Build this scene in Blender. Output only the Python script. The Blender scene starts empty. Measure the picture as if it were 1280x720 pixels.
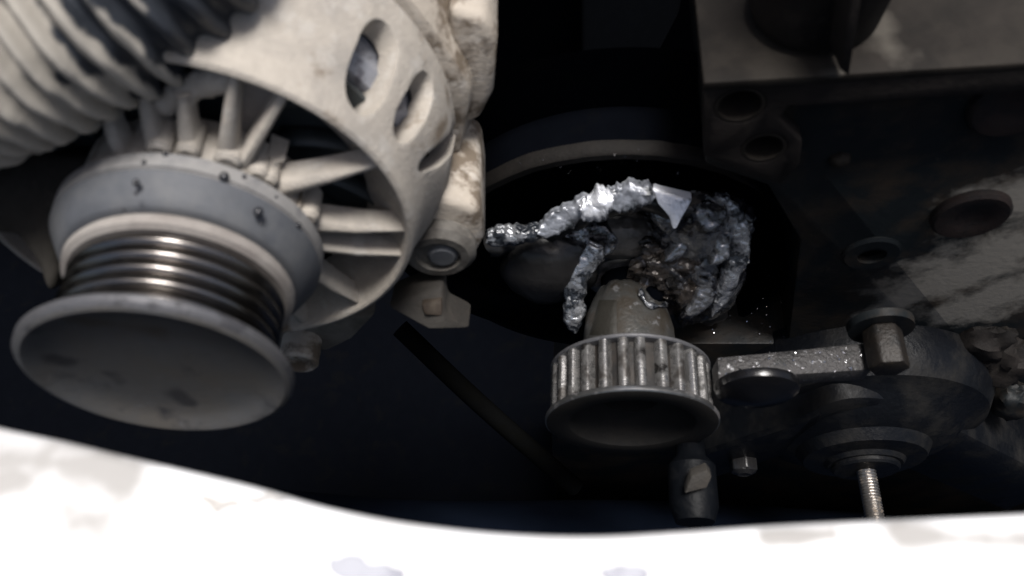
import bpy, bmesh, math, random
from mathutils import Vector, Matrix, noise
random.seed(7)
R = math.radians
C = bpy.context.scene.collection
scene = bpy.context.scene
V = Vector

# ------------------------------------------------------------------ camera
# engine frame: X to the right along the bay, +Y into the engine along the crankshaft, Z up
F = 1000.0                                   # focal length in pixels of a 1280 wide picture
def axis(th, ph): return V((math.sin(ph)*math.cos(th), -math.cos(ph)*math.cos(th), math.sin(th)))
def basis(a):                                # rows: x, axis, up, all in camera coordinates (right, down, forward)
    x = V((1, 0, 0)); x = (x - a*x.dot(a)).normalized(); return x, a, x.cross(a)
EX, EY, EZ = basis(axis(.53, .05))
CR = V(((789.4-640)/F, (532-360)/F, 1))*.3054    # crank sprocket face centre seen from the camera
CW = V((0, 0, .45))                              # where it stands
def dirw(c): return V((EX.dot(c), EY.dot(c), EZ.dot(c)))
def wpt(c): return dirw(c - CR) + CW
CAM = wpt(V((0, 0, 0)))
def ray(px, py): return dirw(V(((px-640)/F, (py-360)/F, 1)))
def at_d(px, py, d): return CAM + ray(px, py)*d                        # point at a depth
def at_y(px, py, y): r = ray(px, py); return CAM + r*((y-CAM.y)/r.y)   # on the plane Y = y
def at_z(px, py, z): r = ray(px, py); return CAM + r*((z-CAM.z)/r.z)   # on the plane Z = z
def dep(p): return (p-CAM).dot(dirw(V((0, 0, 1))))

cd = bpy.data.cameras.new("camera"); cam = bpy.data.objects.new("camera", cd); C.objects.link(cam)
r_, d_, f_ = dirw(V((1,0,0))), dirw(V((0,1,0))), dirw(V((0,0,1)))
m = Matrix((r_, -d_, -f_)).transposed().to_4x4(); m.translation = CAM
cam.matrix_world = m
cd.sensor_width = 36; cd.lens = 36*F/1280; cd.clip_start = .005; cd.clip_end = 50
cd.dof.use_dof = True; cd.dof.focus_distance = .40; cd.dof.aperture_fstop = cd.lens/2.2
scene.camera = cam

# ------------------------------------------------------------------ light
SUN_T, SUN_X = R(-1), R(5)                       # leaning back over the engine, a little from the right
sd = V((math.sin(SUN_X), math.sin(SUN_T)*math.cos(SUN_X), math.cos(SUN_T)*math.cos(SUN_X)))
w = bpy.data.worlds.new("World"); scene.world = w; w.use_nodes = True
nt = w.node_tree; bg = nt.nodes["Background"]; sky = nt.nodes.new("ShaderNodeTexSky")
sky.sky_type = 'NISHITA'; sky.sun_disc = False
sky.sun_elevation = math.asin(sd.z); sky.sun_rotation = math.atan2(sd.x, sd.y)
sky.dust_density = 5; sky.ozone_density = 0.4; sky.air_density = 1
nt.links.new(sky.outputs[0], bg.inputs[0]); bg.inputs[1].default_value = .05
sl = bpy.data.lights.new("sun", 'SUN'); sl.energy = 2.7; sl.angle = R(18); sl.color = (1, .975, .95)
so = bpy.data.objects.new("sun", sl); C.objects.link(so); so.rotation_euler = sd.to_track_quat('Z', 'Y').to_euler(); so.location = (0, .5, 2)
vs = scene.view_settings; vs.view_transform = 'Standard'; vs.look = 'None'; vs.exposure = 0.95; vs.gamma = 1; vs.use_curve_mapping = False

# ------------------------------------------------------------------ materials
def mat(name, base, rough=.6, metal=0, spots=(), bump=0, bscale=400, spec=.5, coat=0):
    """spots: (colour, noise scale, threshold, softness[, detail][, roughness]) layered one over the other"""
    m = bpy.data.materials.new(name); m.use_nodes = True; t = m.node_tree; N = t.nodes; L = t.links
    b = N["Principled BSDF"]; b.inputs["Metallic"].default_value = metal; b.inputs["Roughness"].default_value = rough
    b.inputs["Specular IOR Level"].default_value = spec
    if coat: b.inputs['Coat Weight'].default_value = coat; b.inputs['Coat Roughness'].default_value = .06
    tc = N.new("ShaderNodeTexCoord")
    def nz(scale, detail=4, rough_=.6, off=0):
        n = N.new("ShaderNodeTexNoise"); n.inputs["Scale"].default_value = scale; n.inputs["Detail"].default_value = detail; n.inputs["Roughness"].default_value = rough_
        mp = N.new("ShaderNodeMapping"); mp.inputs["Location"].default_value = (off, off*.7, -off); L.new(tc.outputs["Object"], mp.inputs[0]); L.new(mp.outputs[0], n.inputs["Vector"]); return n.outputs["Fac"]
    col = None
    rgb = N.new("ShaderNodeMix"); rgb.data_type = 'RGBA'
    rgb.inputs[6].default_value = (*[c*.82 for c in base], 1); rgb.inputs[7].default_value = (*[min(1, c*1.18) for c in base], 1)
    L.new(nz(bscale*.35, 5), rgb.inputs[0]); col = rgb.outputs[2]
    ro = None; mt = None
    for i, s in enumerate(spots):
        c, sc, th, so_ = s[:4]
        mr = N.new("ShaderNodeMapRange"); mr.inputs[1].default_value = th-so_; mr.inputs[2].default_value = th+so_
        L.new(nz(sc, 6, .65, 3.1*(i+1)), mr.inputs[0])
        x = N.new("ShaderNodeMix"); x.data_type = 'RGBA'; L.new(mr.outputs[0], x.inputs[0]); L.new(col, x.inputs[6]); x.inputs[7].default_value = (*c, 1); col = x.outputs[2]
        if len(s) > 4:
            x = N.new("ShaderNodeMix"); L.new(mr.outputs[0], x.inputs[0]); x.inputs[2].default_value = rough
            if ro is not None: L.new(ro, x.inputs[2])
            x.inputs[3].default_value = s[4]; ro = x.outputs[0]
            x = N.new("ShaderNodeMix"); L.new(mr.outputs[0], x.inputs[0]); x.inputs[2].default_value = metal
            if mt is not None: L.new(mt, x.inputs[2])
            x.inputs[3].default_value = s[5] if len(s) > 5 else 0; mt = x.outputs[0]
    L.new(col, b.inputs["Base Color"])
    if ro is not None: L.new(ro, b.inputs["Roughness"]); L.new(mt, b.inputs["Metallic"])
    if bump:
        bp = N.new("ShaderNodeBump"); bp.inputs["Strength"].default_value = bump; bp.inputs["Distance"].default_value = .001
        L.new(nz(bscale, 5, .6, 9), bp.inputs["Height"]); L.new(bp.outputs[0], b.inputs["Normal"])
        if coat: L.new(bp.outputs[0], b.inputs["Coat Normal"])
    return m
M = {}
M['cast'] = mat('dusty cast aluminium', (.385,.35,.305), .8, 0, [((.275,.255,.23), 45, .55, .12), ((.17,.135,.10), 60, .65, .06), ((.45,.425,.39), 90, .62, .08), ((.2,.17,.14), 320, .71, .03)], .45, 900, .3)
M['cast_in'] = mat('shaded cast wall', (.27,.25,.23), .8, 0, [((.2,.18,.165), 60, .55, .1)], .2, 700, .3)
M['dirtycast'] = mat('oil stained cast aluminium', (.40,.355,.30), .75, 0, [((.15,.12,.09), 70, .53, .05), ((.46,.42,.37), 130, .62, .05)], .4, 500, .3)
M['collar'] = mat('dusty grey steel', (.078,.083,.093), .6, 0, [((.115,.117,.12), 60, .55, .12)], .12, 900, .4)
M['collar_rim'] = mat('dusty steel rim', (.21,.205,.20), .7, 0, [((.13,.13,.135), 120, .58, .1)], .12, 900, .4)
M['groove'] = mat('belt polished steel', (.20,.188,.178), .23, 1, [((.13,.118,.108), 60, .62, .12, .3, .9)], .02, 1500)
M['face'] = mat('sooty pulley face', (.085,.087,.092), .8, 0, [((.095,.088,.08), 34, .52, .12), ((.035,.035,.04), 55, .63, .06), ((.11,.11,.115), 200, .68, .05)], .15, 900, .3)
M['edge'] = mat('worn steel edge', (.13,.13,.137), .4, .5, [((.05,.05,.055), 200, .55, .05, .6, .2)], .1, 1500)
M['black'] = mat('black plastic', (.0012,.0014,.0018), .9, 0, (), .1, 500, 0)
M['void'] = mat('gap shade black metal', (.0019,.0023,.0035), .9, 0, [((.0025,.0028,.0036), 60, .6, .05)], .1, 400, 0)  # near-black colour carries the shade of the deep gaps
M['rotor'] = mat('dark rotor steel', (.055,.064,.068), .5, .3, [((.055,.06,.06), 120, .6, .05)], .1, 900, .4)
M['stator'] = mat('grey stator laminations', (.26,.27,.30), .5, .3, [((.12,.12,.14), 300, .55, .05)], .2, 1500)
M['oilblack'] = mat('oily black casting', (.0085,.0105,.0118), .5, 0, [((.027,.021,.016), 35, .54, .1), ((.036,.031,.026), 150, .68, .04)], .22, 350, .14)
M['brown'] = mat('oil browned casting', (.017,.0142,.0128), .7, 0, [((.008,.007,.0065), 40, .55, .1), ((.027,.023,.019), 110, .66, .05)], .3, 600, .15)
M['ledge'] = mat('grimy grey casting', (.022,.0185,.0155), .7, 0, [((.008,.007,.0062), 24, .52, .14), ((.030,.026,.021), 22, .64, .1)], .12, 600, .12)
M['steelw'] = mat('worn tooth steel', (.34,.335,.33), .26, .9, [((.055,.05,.046), 90, .54, .06, .4, .5), ((.016,.015,.0145), 75, .56, .06, .22, .2)], .15, 900)
def own_random(m):
    t = m.node_tree; oi = t.nodes.new('ShaderNodeObjectInfo'); mu = t.nodes.new('ShaderNodeMath'); mu.operation = 'MULTIPLY'; mu.inputs[1].default_value = 7; t.links.new(oi.outputs['Random'], mu.inputs[0])
    for mp in [x for x in t.nodes if x.type == 'MAPPING']:
        v_ = mp.inputs['Location'].default_value; a = t.nodes.new('ShaderNodeVectorMath'); a.inputs[1].default_value = tuple(v_); t.links.new(mu.outputs[0], a.inputs[0]); t.links.new(a.outputs[0], mp.inputs['Location'])
own_random(M['steelw'])
M['root'] = mat('brown tooth root', (.022,.018,.015), .5, .4, [((.008,.0075,.0075), 120, .52, .08)], .12, 900)
M['flange'] = mat('bright flange edge', (.30,.30,.30), .3, .9, [((.12,.11,.11), 160, .56, .05, .6, .3)], .1, 900)
M['sproc'] = mat('dull black sprocket face', (.012,.0115,.011), .7, 0, [((.019,.017,.015), 60, .6, .1)], .15, 700, .12)
M['nose'] = mat('scraped grey nose', (.066,.066,.063), .3, .4, [((.028,.023,.017), 70, .51, .07, .5), ((.20,.20,.205), 220, .62, .04, .35, .5)], .3, 700)
M['nosed'] = mat('dark key flat', (.016,.0145,.011), .6, .1, (), .3, 700)
M['silver'] = mat('silver grey sealant', (.60,.62,.66), .2, .8, [((.025,.029,.036), 85, .495, .05, .16, .3), ((.75,.76,.78), 210, .66, .03, .3, .2)], .9, 300, .5, 1)
M['dullseal'] = mat('dull blue grey sealant', (.26,.275,.31), .3, .35, [((.04,.045,.05), 130, .54, .06, .3, .3), ((.5,.51,.53), 240, .64, .04)], .8, 300, .5, 1)
M['shard'] = mat('pale torn sealant', (.70,.72,.77), .25, .4, [((.10,.11,.13), 110, .58, .06)], .6, 320, .5, 1)
M['grease'] = mat('crumpled foil of grease', (.30,.31,.33), .2, .8, [((.010,.010,.013), 70, .48, .05, .12, .1)], .6, 230, .5, 1)
M['rock'] = mat('crusted oily chunk', (.060,.050,.043), .24, .3, [((.4,.4,.42), 170, .63, .03, .2, .9), ((.012,.011,.011), 60, .53, .05, .16, .1)], .8, 320, .5, .3)
M['dkgrey'] = mat('greasy dark grey casting', (.030,.029,.029), .28, .3, [((.012,.012,.013), 60, .56, .1, .35, .2)], .3, 300)
M['swarfbar'] = mat('swarf covered steel', (.040,.038,.038), .45, .3, [((.30,.30,.31), 420, .63, .03, .3, .9), ((.014,.014,.014), 120, .58, .05, .4, .1)], .8, 700)
M['swarf'] = mat('bright metal swarf', (.75,.75,.78), .22, 1)
M['rust'] = mat('rusty bolt', (.012,.0092,.007), .5, .2, [((.006,.0055,.005), 150, .55, .06), ((.045,.035,.02), 200, .66, .04)], .5, 700)
M['redrust'] = mat('red brown rust', (.014,.0085,.0072), .7, 0, [((.007,.006,.006), 90, .55, .08)], .3, 700, .3)
M['hose'] = mat('muddy black rubber', (.030,.034,.042), .5, 0, [], .2, 500, .35)
M['panel'] = mat('white painted panel', (.82,.82,.82), .35, 0, [((.62,.60,.58), 14, .64, .10), ((.55,.53,.51), 60, .70, .06)], 0, 200)
M['mud'] = mat('dried mud', (.42,.40,.375), .9, 0, [((.50,.48,.455), 90, .55, .1)], .3, 500, .2)
M['pit'] = mat('bare bluish pit', (.36,.365,.40), .6, 0, [((.17,.17,.21), 120, .55, .1)], .2, 500, .3)
M['glare_blue'] = mat('dark bluish glare paint', (.0050,.0078,.0150), .8, 0, [((.0038,.006,.0115), 25, .55, .1)], .08, 300, .03)  # blue glare put into the colour of an added sheet
M['stud'] = mat('bright stud steel', (.30,.28,.26), .3, .9, [((.22,.18,.14), 220, .58, .05, .55, .3)], .3, 900)
M['plate'] = mat('dusty dark plate', (.0045,.0052,.0068), .34, .05, [((.012,.0115,.011), 45, .57, .1, .7)], .35, 420, .15)
M['tan'] = mat('tan flaking metal', (.019,.0165,.0135), .8, 0, [((.025,.021,.017), 160, .55, .06)], .4, 700)
M['dimbeige'] = mat('dim dusty plate', (.036,.033,.029), .85, 0, [((.018,.017,.015), 50, .53, .12), ((.06,.053,.045), 110, .66, .06)], .25, 500, .1)
M['eargrey'] = mat('grimy grey ear', (.115,.108,.098), .75, 0, [((.05,.045,.04), 80, .54, .1), ((.22,.2,.175), 160, .66, .06)], .3, 700, .2)
M['drop'] = mat('dark oil drop', (.02,.021,.025), .12, 0)
M['dull'] = mat('dusty dim bracket', (.14,.128,.11), .8, 0, [((.07,.065,.055), 50, .55, .1)], .2, 500, .3)

# ------------------------------------------------------------------ mesh helpers
class B:
    def __init__(s): s.v = []; s.f = []
    def add(s, vs_, fs_):
        o = len(s.v); s.v += [V(p) for p in vs_]; s.f += [[i+o for i in q] for q in fs_]; return s
    def box(s, c, sx, sy, sz, rot=None):
        q = [V((x*sx/2, y*sy/2, z*sz/2)) for x in (-1,1) for y in (-1,1) for z in (-1,1)]
        if rot is not None: q = [rot @ p for p in q]
        return s.add([V(c)+p for p in q], [(0,1,3,2),(4,6,7,5),(0,4,5,1),(2,3,7,6),(0,2,6,4),(1,5,7,3)])
    def lathe(s, prof, n=64, c=(0,0,0), closed=False, fn=None, rot=None):
        """prof: (k along +Y, r); first and last close on the axis when r = 0"""
        vs_, fs_ = [], []; c = V(c)
        for (k, r) in prof:
            for i in range(n):
                a = 2*math.pi*i/n; p = V((r*math.sin(a), k, r*math.cos(a)))
                if fn: p = fn(p, a)
                if rot is not None: p = rot @ p
                vs_.append(p+c)
        m_ = len(prof)
        for j in range(m_ if closed else m_-1):
            j2 = (j+1) % m_
            for i in range(n):
                i2 = (i+1) % n; fs_.append((j*n+i, j*n+i2, j2*n+i2, j2*n+i))
        return s.add(vs_, fs_)
    def tube(s, pts, rad, n=12, flat=1.0, fn=None):
        pts = [V(p) for p in pts]; vs_, fs_ = [], []; up = V((0, -1, .3)).normalized()
        for j, p in enumerate(pts):
            t = (pts[min(j+1, len(pts)-1)] - pts[max(j-1, 0)]).normalized()
            a = t.cross(up).normalized(); b = a.cross(t)
            r = rad[j] if hasattr(rad, '__len__') else rad
            for i in range(n):
                th = 2*math.pi*i/n; q = p + a*(r*math.cos(th)) + b*(r*flat*math.sin(th))
                if fn: q = fn(q)
                vs_.append(q)
        m_ = len(pts)
        for j in range(m_-1):
            for i in range(n): fs_.append((j*n+i, (j+1)*n+i, (j+1)*n+(i+1)%n, j*n+(i+1)%n))
        fs_.append(tuple(range(n))); fs_.append(tuple((m_-1)*n+i for i in reversed(range(n))))
        return s.add(vs_, fs_)
    def prism(s, poly, depth):
        """poly: points of a front outline; depth: vector to the back"""
        n = len(poly); d = V(depth); vs_ = [V(p) for p in poly] + [V(p)+d for p in poly]
        return s.add(vs_, [tuple(range(n)), tuple(reversed(range(n, 2*n)))] + [(i, i+n, (i+1)%n+n, (i+1)%n) for i in range(n)])
    def blob(s, c, rx, ry, rz, amp=.25, freq=3, seg=28, ring=18, rot=None, seed=0):
        vs_, fs_ = [], []; c = V(c)
        for j in range(ring+1):
            ph = math.pi*j/ring
            for i in range(seg):
                th = 2*math.pi*i/seg
                u = V((math.sin(ph)*math.cos(th), math.sin(ph)*math.sin(th), math.cos(ph)))
                g = 1 + amp*noise.fractal(u*freq + V((seed*7.3, seed, -seed)), 1, 2, 4)
                p = V((u.x*rx, u.y*ry, u.z*rz))*g
                if rot is not None: p = rot @ p
                vs_.append(c+p)
        for j in range(ring):
            for i in range(seg): fs_.append((j*seg+i, (j+1)*seg+i, (j+1)*seg+(i+1)%seg, j*seg+(i+1)%seg))
        return s.add(vs_, fs_)
    def build(s, name, material, parent=None, bevel=0, smooth=38, segs=2):
        me = bpy.data.meshes.new(name); me.from_pydata([tuple(p) for p in s.v], [], s.f)
        bm = bmesh.new(); bm.from_mesh(me); bmesh.ops.remove_doubles(bm, verts=bm.verts, dist=1e-6)
        bmesh.ops.dissolve_degenerate(bm, edges=bm.edges, dist=1e-7)
        if bevel:
            es = [e for e in bm.edges if len(e.link_faces) == 2 and e.calc_face_angle(0) > R(30)]
            bmesh.ops.bevel(bm, geom=es, offset=bevel, segments=segs, affect='EDGES', profile=.5, clamp_overlap=True)
        bmesh.ops.recalc_face_normals(bm, faces=bm.faces); bm.to_mesh(me); bm.free()
        for p in me.polygons: p.use_smooth = True
        me.set_sharp_from_angle(angle=R(smooth))
        o = bpy.data.objects.new(name, me); C.objects.link(o); me.materials.append(material)
        if parent is not None: o.parent = parent
        return o
def cut(o, cutters, bevel=0):
    """drill real holes: boolean difference, baked into the mesh"""
    tmp = []
    for c in cutters:
        x = c.build('cutter', M['void']); x.parent = o.parent; tmp.append(x)
        md = o.modifiers.new('b', 'BOOLEAN'); md.operation = 'DIFFERENCE'; md.solver = 'EXACT'; md.object = x
    if bevel:
        md = o.modifiers.new('v', 'BEVEL'); md.width = bevel; md.segments = 2; md.limit_method = 'ANGLE'; md.angle_limit = R(40)
    bpy.context.view_layer.update()
    dg = bpy.context.evaluated_depsgraph_get(); me = bpy.data.meshes.new_from_object(o.evaluated_get(dg))
    o.modifiers.clear(); o.data = me
    for p in me.polygons: p.use_smooth = True
    me.set_sharp_from_angle(angle=R(35))
    for x in tmp:
        d = x.data; bpy.data.objects.remove(x); bpy.data.meshes.remove(d)
    return o
def tag(o, label=None, cat=None, group=None, kind=None):
    for k, v in (('label', label), ('category', cat), ('group', group), ('kind', kind)):
        if v: o[k] = v
    return o
def empty(name, loc, label, cat, group=None):
    o = bpy.data.objects.new(name, None); C.objects.link(o); o.location = loc; o.empty_display_size = .01
    return tag(o, label, cat, group)
def copy_part(o, rot=None):
    c = o.copy(); C.objects.link(c)
    if rot is not None: c.rotation_euler = rot
    return c
def smooth_path(pts, n):
    """Catmull-Rom through the points"""
    pts = [V(p) for p in pts]; q = [pts[0]*2-pts[1]] + pts + [pts[-1]*2-pts[-2]]; out = []
    for i in range(n+1):
        u = i/n*(len(pts)-1); j = min(int(u), len(pts)-2); t = u-j; a, b, c, d = q[j:j+4]
        out.append(.5*((2*b) + (c-a)*t + (2*a-5*b+4*c-d)*t*t + (3*b-a-3*c+d)*t**3))
    return out
def lump(amp, freq, seed=0):
    def f(p): return p + noise.noise_vector(p*freq + V((seed, seed*2, 0)))*amp + noise.noise_vector(p*freq*2.7 + V((seed, 0, 5)))*amp*.45
    return f

def stain_or_glow(m, segs, col, n_scale=70, name='stained'):
    """copy of a material with ragged stains or painted glow along segments given in the object's own coordinates"""
    m = m.copy(); t = m.node_tree; N = t.nodes; L = t.links; bs = N['Principled BSDF']; tc = [x for x in N if x.type == 'TEX_COORD'][0]; old = bs.inputs['Base Color'].links[0].from_socket; acc = None
    for A, Bp, width in segs:
        ab = Bp-A; s1 = N.new('ShaderNodeVectorMath'); s1.operation = 'SUBTRACT'; L.new(tc.outputs['Object'], s1.inputs[0]); s1.inputs[1].default_value = A
        d1 = N.new('ShaderNodeVectorMath'); d1.operation = 'DOT_PRODUCT'; L.new(s1.outputs[0], d1.inputs[0]); d1.inputs[1].default_value = ab/ab.length_squared
        cl = N.new('ShaderNodeClamp'); L.new(d1.outputs['Value'], cl.inputs[0])
        sc = N.new('ShaderNodeVectorMath'); sc.operation = 'SCALE'; sc.inputs[0].default_value = ab; L.new(cl.outputs[0], sc.inputs['Scale'])
        s2 = N.new('ShaderNodeVectorMath'); s2.operation = 'DISTANCE'; L.new(s1.outputs[0], s2.inputs[0]); L.new(sc.outputs[0], s2.inputs[1])
        mr_ = N.new('ShaderNodeMapRange'); mr_.inputs[2].default_value = width; mr_.inputs[3].default_value = .25; mr_.inputs[4].default_value = -.3; L.new(s2.outputs['Value'], mr_.inputs[0])
        if acc is None: acc = mr_.outputs[0]
        else: mm = N.new('ShaderNodeMath'); mm.operation = 'MAXIMUM'; L.new(acc, mm.inputs[0]); L.new(mr_.outputs[0], mm.inputs[1]); acc = mm.outputs[0]
    nz_ = N.new('ShaderNodeTexNoise'); nz_.inputs['Scale'].default_value = n_scale; nz_.inputs['Detail'].default_value = 7; L.new(tc.outputs['Object'], nz_.inputs['Vector'])
    ad = N.new('ShaderNodeMath'); ad.operation = 'ADD'; L.new(acc, ad.inputs[0]); L.new(nz_.outputs['Fac'], ad.inputs[1])
    st = N.new('ShaderNodeMapRange'); st.inputs[1].default_value = .5; st.inputs[2].default_value = .72; st.inputs[4].default_value = .85; L.new(ad.outputs[0], st.inputs[0])
    mx = N.new('ShaderNodeMix'); mx.data_type = 'RGBA'; L.new(st.outputs[0], mx.inputs[0]); L.new(old, mx.inputs[6]); mx.inputs[7].default_value = (*col, 1); L.new(mx.outputs[2], bs.inputs['Base Color']); return m

# ================================================================== setting
# shield: blue put into an added sheet in place of glare above the panel
# (a rounded shelf just below the panel, dropping away to a black undertray)
glare_mesh = B(); vs_, fs_ = [], []; sec = [(-.34,.320),(-.16,.309)]
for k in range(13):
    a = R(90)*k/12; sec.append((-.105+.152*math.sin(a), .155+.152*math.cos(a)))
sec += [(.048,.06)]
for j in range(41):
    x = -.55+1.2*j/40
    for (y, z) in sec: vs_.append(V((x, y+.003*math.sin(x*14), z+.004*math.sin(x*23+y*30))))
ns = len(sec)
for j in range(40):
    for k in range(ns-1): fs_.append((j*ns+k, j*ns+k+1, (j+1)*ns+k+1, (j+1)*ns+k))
o = glare_mesh.add(vs_, fs_).build('glare_sheet', M['glare_blue'], smooth=60); o.modifiers.new('thick', 'SOLIDIFY').thickness = .0015
tag(o, 'added dark bluish sheet in place of glare just beyond the white panel edge', 'glare sheet')
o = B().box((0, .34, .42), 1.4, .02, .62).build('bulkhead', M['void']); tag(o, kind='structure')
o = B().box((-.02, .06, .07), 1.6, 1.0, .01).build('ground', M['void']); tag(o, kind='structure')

# ================================================================== body panel (white, close to the lens)
ZP = CAM.z - .125
edge = [(-260,470),(-120,502),(0,531),(80,548),(150,565),(300,600),(400,628),(500,648),(620,662),(740,666),(860,660),(1000,651),(1280,638),(1420,631),(1600,622)]
ep = smooth_path([at_z(x, y, ZP) for x, y in edge], 90)
pr = B(); n = len(ep); rows = []
prof = [(-.0006,-.012),(0,-.006),(0,-.0022),(-.0006,-.0008),(-.002,0)] + [(-.012, .0006), (-.03, .0002), (-.07, -.001), (-.16, -.004)]
for (dy, dz) in prof: rows.append([p + V((0, dy, dz)) for p in ep])
pr.add([p for r in rows for p in r], [(j*n+i, j*n+i+1, (j+1)*n+i+1, (j+1)*n+i) for j in range(len(rows)-1) for i in range(n-1)])
pan = empty('body_panel', at_z(640, 720, ZP-.01), 'white sunlit body panel edge stained with mud along the bottom of the photo', 'body panel')
inv = Matrix.Translation(pan.location).inverted()
def child(b, name, material, parent, **k):
    """build in world coordinates, then hang under the parent without moving"""
    mi = parent_world(parent).inverted(); b.v = [mi @ p for p in b.v]; return b.build(name, material, parent, **k)
def parent_world(p):
    m_ = p.matrix_basis.copy()
    while p.parent is not None: p = p.parent; m_ = p.matrix_basis @ m_
    return m_
pl_ = pan.location; PP = lambda x, y: at_z(x, y, ZP)-pl_
o = child(pr, 'sheet', stain_or_glow(M['panel'], [(PP(-40,570), PP(165,584), .0150), (PP(-40,620), PP(20,600), .0150), (PP(-60,690), PP(40,695), .0260), (PP(1130,671), PP(1330,677), .0075), (PP(960,670), PP(1040,668), .0030)], (.29,.275,.255), 60), pan); o.modifiers.new('t', 'SOLIDIFY').thickness = .0012
def panel_patch(pts, h, seed, name, material):
    """thin crust of dried mud with a ragged outline, on the panel"""
    c = sum((V((p[0], p[1], 0)) for p in pts), V())/len(pts); b = B(); ring = smooth_path([V((*p, 0)) for p in pts+pts[:1]], 60)[:-1]; k = len(ring); vv = []
    for s_, hh in ((1.0, .0001), (.9, h), (.6, h*1.3), (.3, h*1.4)):
        for i, p in enumerate(ring):
            q = c + (p-c)*s_; q += noise.noise_vector(V((q.x*.05, q.y*.05, seed)))*9*s_; 
            w_ = at_z(q.x, q.y, ZP); j = min(range(n), key=lambda t: abs(ep[t].x-w_.x)); dy = w_.y-ep[j].y
            base = .0006 if dy > -.03 else .0006+(dy+.03)*.03
            vv.append(w_ + V((0, 0, base + .0002 + hh)))
    b.add(vv, [(a*k+i, a*k+(i+1)%k, (a+1)*k+(i+1)%k, (a+1)*k+i) for a in range(3) for i in range(k)] + [tuple(3*k+i for i in range(k))])
    return child(b, name, material, pan)
for i, pts in enumerate([[(250,627),(275,623),(303,626),(298,638),(280,642),(262,634)],
                         [(305,621),(345,620),(360,626),(320,629)]]):
    panel_patch(pts, .0002, i*3.7, 'mud_patch', M['mud'])
for i, pts in enumerate([[(410,700),(432,694),(470,706),(505,718),(500,735),(440,735),(418,716)], [(752,714),(775,708),(805,711),(806,722),(780,728),(758,724)]]):
    panel_patch(pts, -.00005, 20+i, 'rusted_pit', M['pit'])

# ================================================================== alternator
AX, AY, AZ = basis(V((-.0131, -.8228, .5682)).normalized())
AC = V((-.08305, .02109, .18766))
AM = Matrix((dirw(AX), dirw(AY), dirw(AZ))).transposed().to_4x4(); AM.translation = wpt(AC)
alt = empty('alternator', (0,0,0), 'large dusty beige alternator with ribbed cooling end and grey belt pulley, below the hose', 'alternator')
alt.matrix_basis = AM
AI = AM.inverted()
def al(px, py, k):
    """alternator coordinates of a pixel on the plane k behind the pulley face"""
    o_ = AI @ CAM; d = AI.to_3x3() @ ray(px, py); return o_ + d*((k-o_.y)/d.y)
def al_r(px, py, r):
    """... on the near side of a cylinder of radius r"""
    o_ = AI @ CAM; d = AI.to_3x3() @ ray(px, py); a = d.x**2+d.z**2; b = 2*(o_.x*d.x+o_.z*d.z); c = o_.x**2+o_.z**2-r*r
    return o_ + d*((-b-math.sqrt(max(0, b*b-4*a*c)))/(2*a))
def axcyl(b, c, r, k0, k1, n=40, ch=.0008, bore=0, bd=.006):
    pf = [(k1, 0), (k1, r), (k0+ch, r), (k0, r-ch)]
    pf += [(k0, bore), (k0+bd, bore*.96), (k0+bd, 0)] if bore else [(k0, 0)]
    return b.lathe([(k, r_) for k, r_ in pf], n, c)
# pulley: flange, five rounded grooves, rear lip
gp = [(.0042, .0250)]
for i in range(161):
    u = i/160; gp.append((.0046+.0190*u, .0232 + .0026*abs(math.cos(u*math.pi*5 + math.pi/2))**.75))
b = B().lathe(gp + [(.0240,.0235)], 120); pul = B().lathe([(.0034,.0),(.0034,.0060),(.0032,.0130),(.0029,.0190),(.0024,.0225),(.0016,.0255),(.0006,.0272),(0,.0290),(.0004,.0301)], 120).build('pulley', M['face'], alt)
pul.data.materials.clear(); pul.data.materials.append(stain_or_glow(stain_or_glow(M['face'], [(al(222,495,.0026), al(236,505,.0026), .005), (al(70,446,.0026), al(84,452,.0026), .005), (al(134,470,.0026), al(148,480,.0026), .004)], (.030,.030,.034), 110), [(al(110,400,.0026), al(190,415,.0026), .010)], (.070,.060,.049), 80))
b.build('belt_groove', M['groove'], pul, smooth=75)
B().lathe([(.0004,.0301),(.0012,.0309),(.0026,.0310),(.0036,.0302),(.0042,.0250)], 120).build('flange', M['edge'], pul)
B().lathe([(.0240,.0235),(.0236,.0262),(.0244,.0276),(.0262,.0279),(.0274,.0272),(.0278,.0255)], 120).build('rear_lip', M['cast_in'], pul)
# collar behind the pulley
B().lathe([(.0278,.0255),(.0279,.0284),(.0284,.0291),(.0300,.0302),(.0325,.0316),(.0352,.0331),(.0356,.0330)], 120).build('collar', M['collar'], alt)
B().lathe([(.0356,.0330),(.0358,.0324),(.0363,.0324),(.0366,.0332),(.0402,.0334),(.0408,.0328),(.0410,.0220)], 120).build('collar_rim', M['collar_rim'], alt)
for px, py, r in ((170,228,4.2),(170,242,2.2),(323,265,6.0),(180,203,3),(207,193,3.6),(280,221,6),(305,221,3),(373,281,3.4),(326,279,1.6),(345,246,2),(155,262,2)):
    p = al_r(px, py, .0333); s_ = r*.2/1000; u = V((p.x, 0, p.z)).normalized()
    B().blob((p.x, p.y, p.z), s_, s_*1.1, s_*.9, 0, 1, 14, 9).build('oil_drop', M['drop'], alt)
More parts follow.
